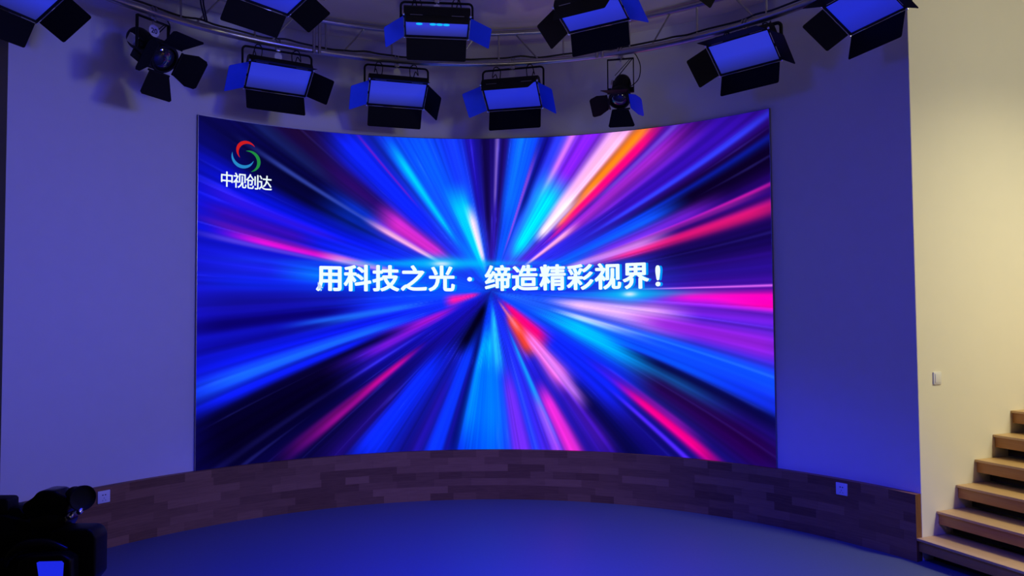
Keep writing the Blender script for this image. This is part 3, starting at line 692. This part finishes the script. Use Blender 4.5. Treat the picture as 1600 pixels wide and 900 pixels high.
# ------------------------------------------------------------------ fresnel spotlights
def fresnel(az, z, yaw, tilt, yoke_yaw, flaps, label, ruff, number=None, back=0.0, painted_lit='', big=1.0):
    p = cyl(az, RT, z)
    root = empty('fresnel_spotlight', p, R_(yaw))
    tag(root, label, 'spotlight', 'black fresnel spotlights on the truss')
    T = Matrix.Rotation(R_(tilt), 4, 'X') @ Matrix.Scale(big, 4)                 # optical axis is local -Y
    F = -0.13
    prof = [(0.0, 0.155+back), (0.035, 0.150+back), (0.060, 0.132+back), (0.068, 0.105+back), (0.070, 0.0), (0.078, -0.004), (0.078, -0.030), (0.086, -0.040), (0.088, F+0.004), (0.084, F), (0.074, F), (0.072, F+0.022), (0.0, F+0.022)]
    mb = MB().lathe(prof, 30)
    for k in range(6): mb.box((-0.071, 0.015+k*0.016, -0.03), (0.071, 0.021+k*0.016, 0.03), 0.002)
    mb.box((-0.045, -0.03, -0.105), (0.045, 0.10, -0.055), 0.006)
    body = mb.build('lamp_body', M['black'], root, T)
    mb = MB().lathe([(0.0, F-0.002), (0.03, F+0.000), (0.055, F+0.008), (0.071, F+0.020), (0.071, F+0.0215), (0.0, F+0.0215)], 30)
    mb.build('lens', M['lens'], root, T)
    MB().box((-0.091, 0.055, -0.030), (-0.0705, 0.120, 0.025), 0.002).build('rating_label', M['white_plastic'], root, T)
    mb = MB()
    for a in range(4): mb.box((-0.075, F-0.006, 0.082), (0.075, F+0.006, 0.094), 0.002, Matrix.Rotation(a*PI/2, 4, 'Y'))
    mb.build('door_ring', M['black'], root, T)
    for i, k in enumerate('trbl'):
        w0, w1, ln = 0.074, 0.115, 0.145
        fm = MB().prism([(-w0/1.0, 0.0), (w0/1.0, 0.0), (w1-0.012, ln*0.55), (w1-0.02, ln-0.012), (w1-0.035, ln), (-w1+0.035, ln), (-w1+0.02, ln-0.012), (-w1+0.012, ln*0.55)] if k in 'lr' else
                        [(-0.070, 0.0), (0.070, 0.0), (0.110, ln-0.012), (0.098, ln), (-0.098, ln), (-0.110, ln-0.012)], -0.0012, 0.0012, 'y')
        fm.build('barn_door', M['flap_blue_light' if k in painted_lit else 'flap'], root, T @ Matrix.Rotation(i*PI/2+R_(ruff), 4, 'Y') @ Matrix.Translation((0, F-0.006, 0.090)) @ Matrix.Rotation(R_(flaps[k]), 4, 'X'), label='barn door with blue light painted on' if k in painted_lit else None)
    yr = Matrix.Rotation(R_(yoke_yaw-yaw), 4, 'Z')
    zbar = Z_LO-0.027-0.030-z
    yw = 0.105*big
    mb = MB()
    for s in (-1, 1): mb.box((s*yw-0.004, -0.014, -0.02), (s*yw+0.004, 0.014, zbar), 0.002)
    mb.box((-yw-0.004, -0.014, zbar-0.004), (yw+0.004, 0.014, zbar+0.004), 0.002)
    mb.build('yoke', M['black'], root, yr)
    for s in (-1, 1):
        MB().lathe([(0.0, 0.0), (0.020, 0.0), (0.024, 0.008), (0.024, 0.030), (0.016, 0.036), (0.0, 0.036)], 14, Matrix.Translation((s*0.072*big, 0, 0)) @ Matrix.Rotation(-s*PI/2, 4, 'Z')).build('tilt_knob', M['black'], root, yr)
    clamp_mb(Z_LO-z, 0.027, zbar).build('clamp', M['steel'], root, Matrix.Rotation(R_(-az-yaw), 4, 'Z'))
    q = curve_pts([(0.0, 0.10, 0.09), (0.05, 0.10, 0.05), (0.14, 0.06, 0.10), (0.16, 0.03, 0.20), (0.13, 0.0, zbar+0.02), (0.10, 0.0, zbar+0.05)])
    MB().tube(q, 0.0042, 7).build('cable', M['cable'], root, yr)
    MB().tube([(0.095, -0.012, zbar-0.01), (-0.03, -0.02, zbar-0.16)], 0.004, 7).build('safety_wire', M['cable'], root, yr)
    MB().tube([(0.085, -0.012, zbar-0.002), (-0.045, -0.02, zbar-0.14)], 0.003, 7).build('safety_wire', M['cable'], root, yr)
    tz = zbar-0.085 if number else zbar-0.055
    td = MB().lathe([(0.0, 0.0), (0.042, 0.0), (0.042, 0.0015), (0.0, 0.0015)] if number else [(0.0, 0.0), (0.028, 0.0), (0.028, 0.0015), (0.0, 0.0015)], 24, Matrix.Translation((-0.012, -0.030, tz))).build('tag_disc', M['paper'], root, yr)
    if number:
        v, f = glyph_mesh(number, 0.050, 0.001)
        xs = [a[0] for a in v]; ys = [a[1] for a in v]
        bm = bmesh.new(); q = [bm.verts.new((a[0]-(min(xs)+max(xs))/2-0.012, -0.0308, a[1]-(min(ys)+max(ys))/2+tz)) for a in v]
        for pl_ in f:
            try: bm.faces.new([q[i] for i in pl_])
            except ValueError: pass
        me = bpy.data.meshes.new('number'); bm.transform(yr); bm.to_mesh(me); bm.free(); me.materials.append(M['ink'])
        o = bpy.data.objects.new('number', me); COL.objects.link(o); o.parent = td
    return root
fresnel(-52.5, 3.505, 66, 36, 62, dict(t=40, r=30, b=25, l=30), 'black fresnel spotlight at left with a white number tag on its yoke', 0, '20', back=0.05, big=1.18)
fresnel(23.9, 3.455, -22, 56, -12, dict(t=40, r=38, b=22, l=28), 'black fresnel spotlight hanging below the right end of the truss, pointing down', 4, painted_lit='r')

# ------------------------------------------------------------------ video camera and tripod at lower left
CD = 1.9                                                   # distance from the photographer
def cx(u, d=CD): return (u-800)*d/FOC
def cz(v, d=CD): return 1.6+(496-v)*d/FOC
vc_base = Vector((cx(45), CD+0.06, 0.86))
vc = empty('video_camera', vc_base)
tag(vc, 'black broadcast video camera with round eyepiece at the lower left corner', 'video camera')
OFF = Matrix.Translation(Vector((8*CD/FOC, 0, 9*CD/FOC))-vc_base)
def vpart(name, mb, m, parent=None): return mb.build(name, m, parent or vc, OFF)
def slab(pts, d0, d1, bevel=0.006, seg=2, at=None, mb=None):
    d = d1 if at is None else at
    return (mb or MB()).prism([(cx(u, d), cz(v, d)) for u, v in pts], d0, d1, 'y', bevel, seg=seg)
mb = slab([(-60, 800), (-20, 794), (34, 793), (60, 800), (100, 812), (112, 822), (112, 850), (88, 880), (30, 880), (24, 850), (-10, 900), (-60, 960)], CD+0.02, CD+0.10)
slab([(-60, 905), (-12, 862), (24, 856), (112, 840), (122, 960), (-60, 960)], CD-0.01, CD+0.10, 0.008, mb=mb)
vpart('camera_body', mb, M['black'])
vpart('top_handle', slab([(-60, 773), (24, 773), (28, 776), (28, 792), (24, 795), (-60, 797)], CD+0.03, CD+0.075, 0.004), M['rubber'])
vpart('handle_post', slab([(-60, 796), (10, 785), (52, 783), (66, 800), (56, 830), (32, 836), (-10, 880), (-60, 900)], CD+0.035, CD+0.10), M['black'])
vf = vpart('viewfinder', slab([(53, 790), (56, 779), (70, 770), (76, 762), (86, 759.5), (103, 760), (110, 765), (122, 769), (124, 792), (112, 800), (70, 806)], CD+0.015, CD+0.075, 0.007, 3), M['gloss_black'])
S = CD/FOC
VFM = Matrix.Translation((cx(104), CD+0.035, cz(781.5))) @ Matrix.Rotation(R_(48), 4, 'Z') @ Matrix.Rotation(R_(-2), 4, 'X') @ Matrix.Diagonal((1, -1, 1, 1))
vpart('eyepiece_barrel', MB().lathe([(0.0, -12*S), (14*S, -12*S), (14.5*S, 0.0), (14.5*S, 10*S), (15.5*S, 12*S), (16*S, 22*S), (0.0, 22*S)], 28, VFM), M['black'], vf)
vpart('eyecup', MB().lathe([(14*S, 14*S), (17*S, 15*S), (18.5*S, 19*S), (19.5*S, 26*S), (18.5*S, 27*S), (15.5*S, 24*S), (11*S, 23*S), (0.0, 22.5*S)], 30, VFM), M['rubber'], vf)
vpart('viewfinder_arm', slab([(66, 800), (98, 795), (119, 797), (121, 808), (116, 818), (98, 826), (70, 828)], CD+0.01, CD+0.07, 0.005), M['gloss_black'])
for u, v in ((104, 807.5), (119.5, 800)):
    vpart('adjust_knob', MB().lathe([(0.0, -0.008), (3.4*S, -0.008), (4.4*S, -0.004), (4.4*S, 0.004), (0.0, 0.004)], 16, Matrix.Translation((cx(u), CD+0.006, cz(v))) @ Matrix.Rotation(R_(25), 4, 'X')), M['bright_steel'])
vpart('matte_box', slab([(98, 960), (98, 822), (108, 816.5), (153, 816.5), (161, 821), (166, 830), (166, 887), (156, 899), (146, 960)], CD-0.01, CD+0.05, 0.006, 3), M['black'])
gp = curve_pts([(cx(14), CD-0.01, cz(880)), (cx(22), CD-0.02, cz(866)), (cx(36), CD-0.025, cz(853)), (cx(56), CD-0.025, cz(846)), (cx(84), CD-0.02, cz(846)), (cx(108), CD-0.015, cz(856))], 6)
vpart('hand_grip', MB().tube(gp, 8*S, 14, rs=[(5+4*math.sin(PI*i/(len(gp)-1)))*S for i in range(len(gp))]), M['gloss_black'])
md = CD-0.06
mon = vpart('side_monitor', slab([(36, 960), (42, 868), (58, 860), (108, 858), (122, 866), (124, 960)], md, CD-0.02, 0.006, 3), M['gloss_black'])
vpart('blue_plate', slab([(55.5, 878), (59, 876.5), (94, 876), (97, 879), (94, 940), (66, 940), (60, 905)], md-0.0015, md+0.001, 0.0, at=md-0.0015), M['blue_glow'], mon)
vpart('base_plate', slab([(-60, 955), (124, 955), (118, 985), (-60, 985)], CD-0.01, CD+0.10, 0.004, at=CD), M['black'])
zt = cz(985)+9*CD/FOC
tp_base = Vector((cx(30), CD+0.06, 0.0))
tp = empty('tripod', tp_base)
tag(tp, 'black tripod under the broadcast video camera, below the lower left corner', 'tripod')
TO = Matrix.Translation(-tp_base)
MB().box((tp_base.x-0.06, CD, zt-0.04), (tp_base.x+0.06, CD+0.12, zt-0.0005), 0.006).build('head_plate', M['black'], tp, TO)
MB().lathe([(0.0, 0.0), (0.05, 0.0), (0.062, 0.03), (0.062, 0.08), (0.045, 0.11), (0.0, 0.11)], 24, Matrix.Translation((tp_base.x, CD+0.06, zt-0.15)) @ Matrix.Rotation(PI/2, 4, 'X')).build('fluid_head', M['black'], tp, TO)
for k in range(3):
    a = R_(90+120*k); top = Vector((tp_base.x+0.04*math.cos(a), CD+0.06+0.04*math.sin(a), zt-0.14)); ft = Vector((tp_base.x+0.42*math.cos(a), CD+0.06+0.42*math.sin(a), 0.012))
    lg = MB().tube([top, top.lerp(ft, 0.5), ft], 0.016, 12, rs=[0.017, 0.016, 0.012]).build('leg', M['black'], tp, TO)
    MB().lathe([(0.0, 0.0), (0.022, 0.0), (0.02, 0.02), (0.0, 0.025)], 14, Matrix.Translation((ft.x, ft.y, 0.0)) @ Matrix.Rotation(PI/2, 4, 'X')).build('rubber_foot', M['rubber'], lg, TO)
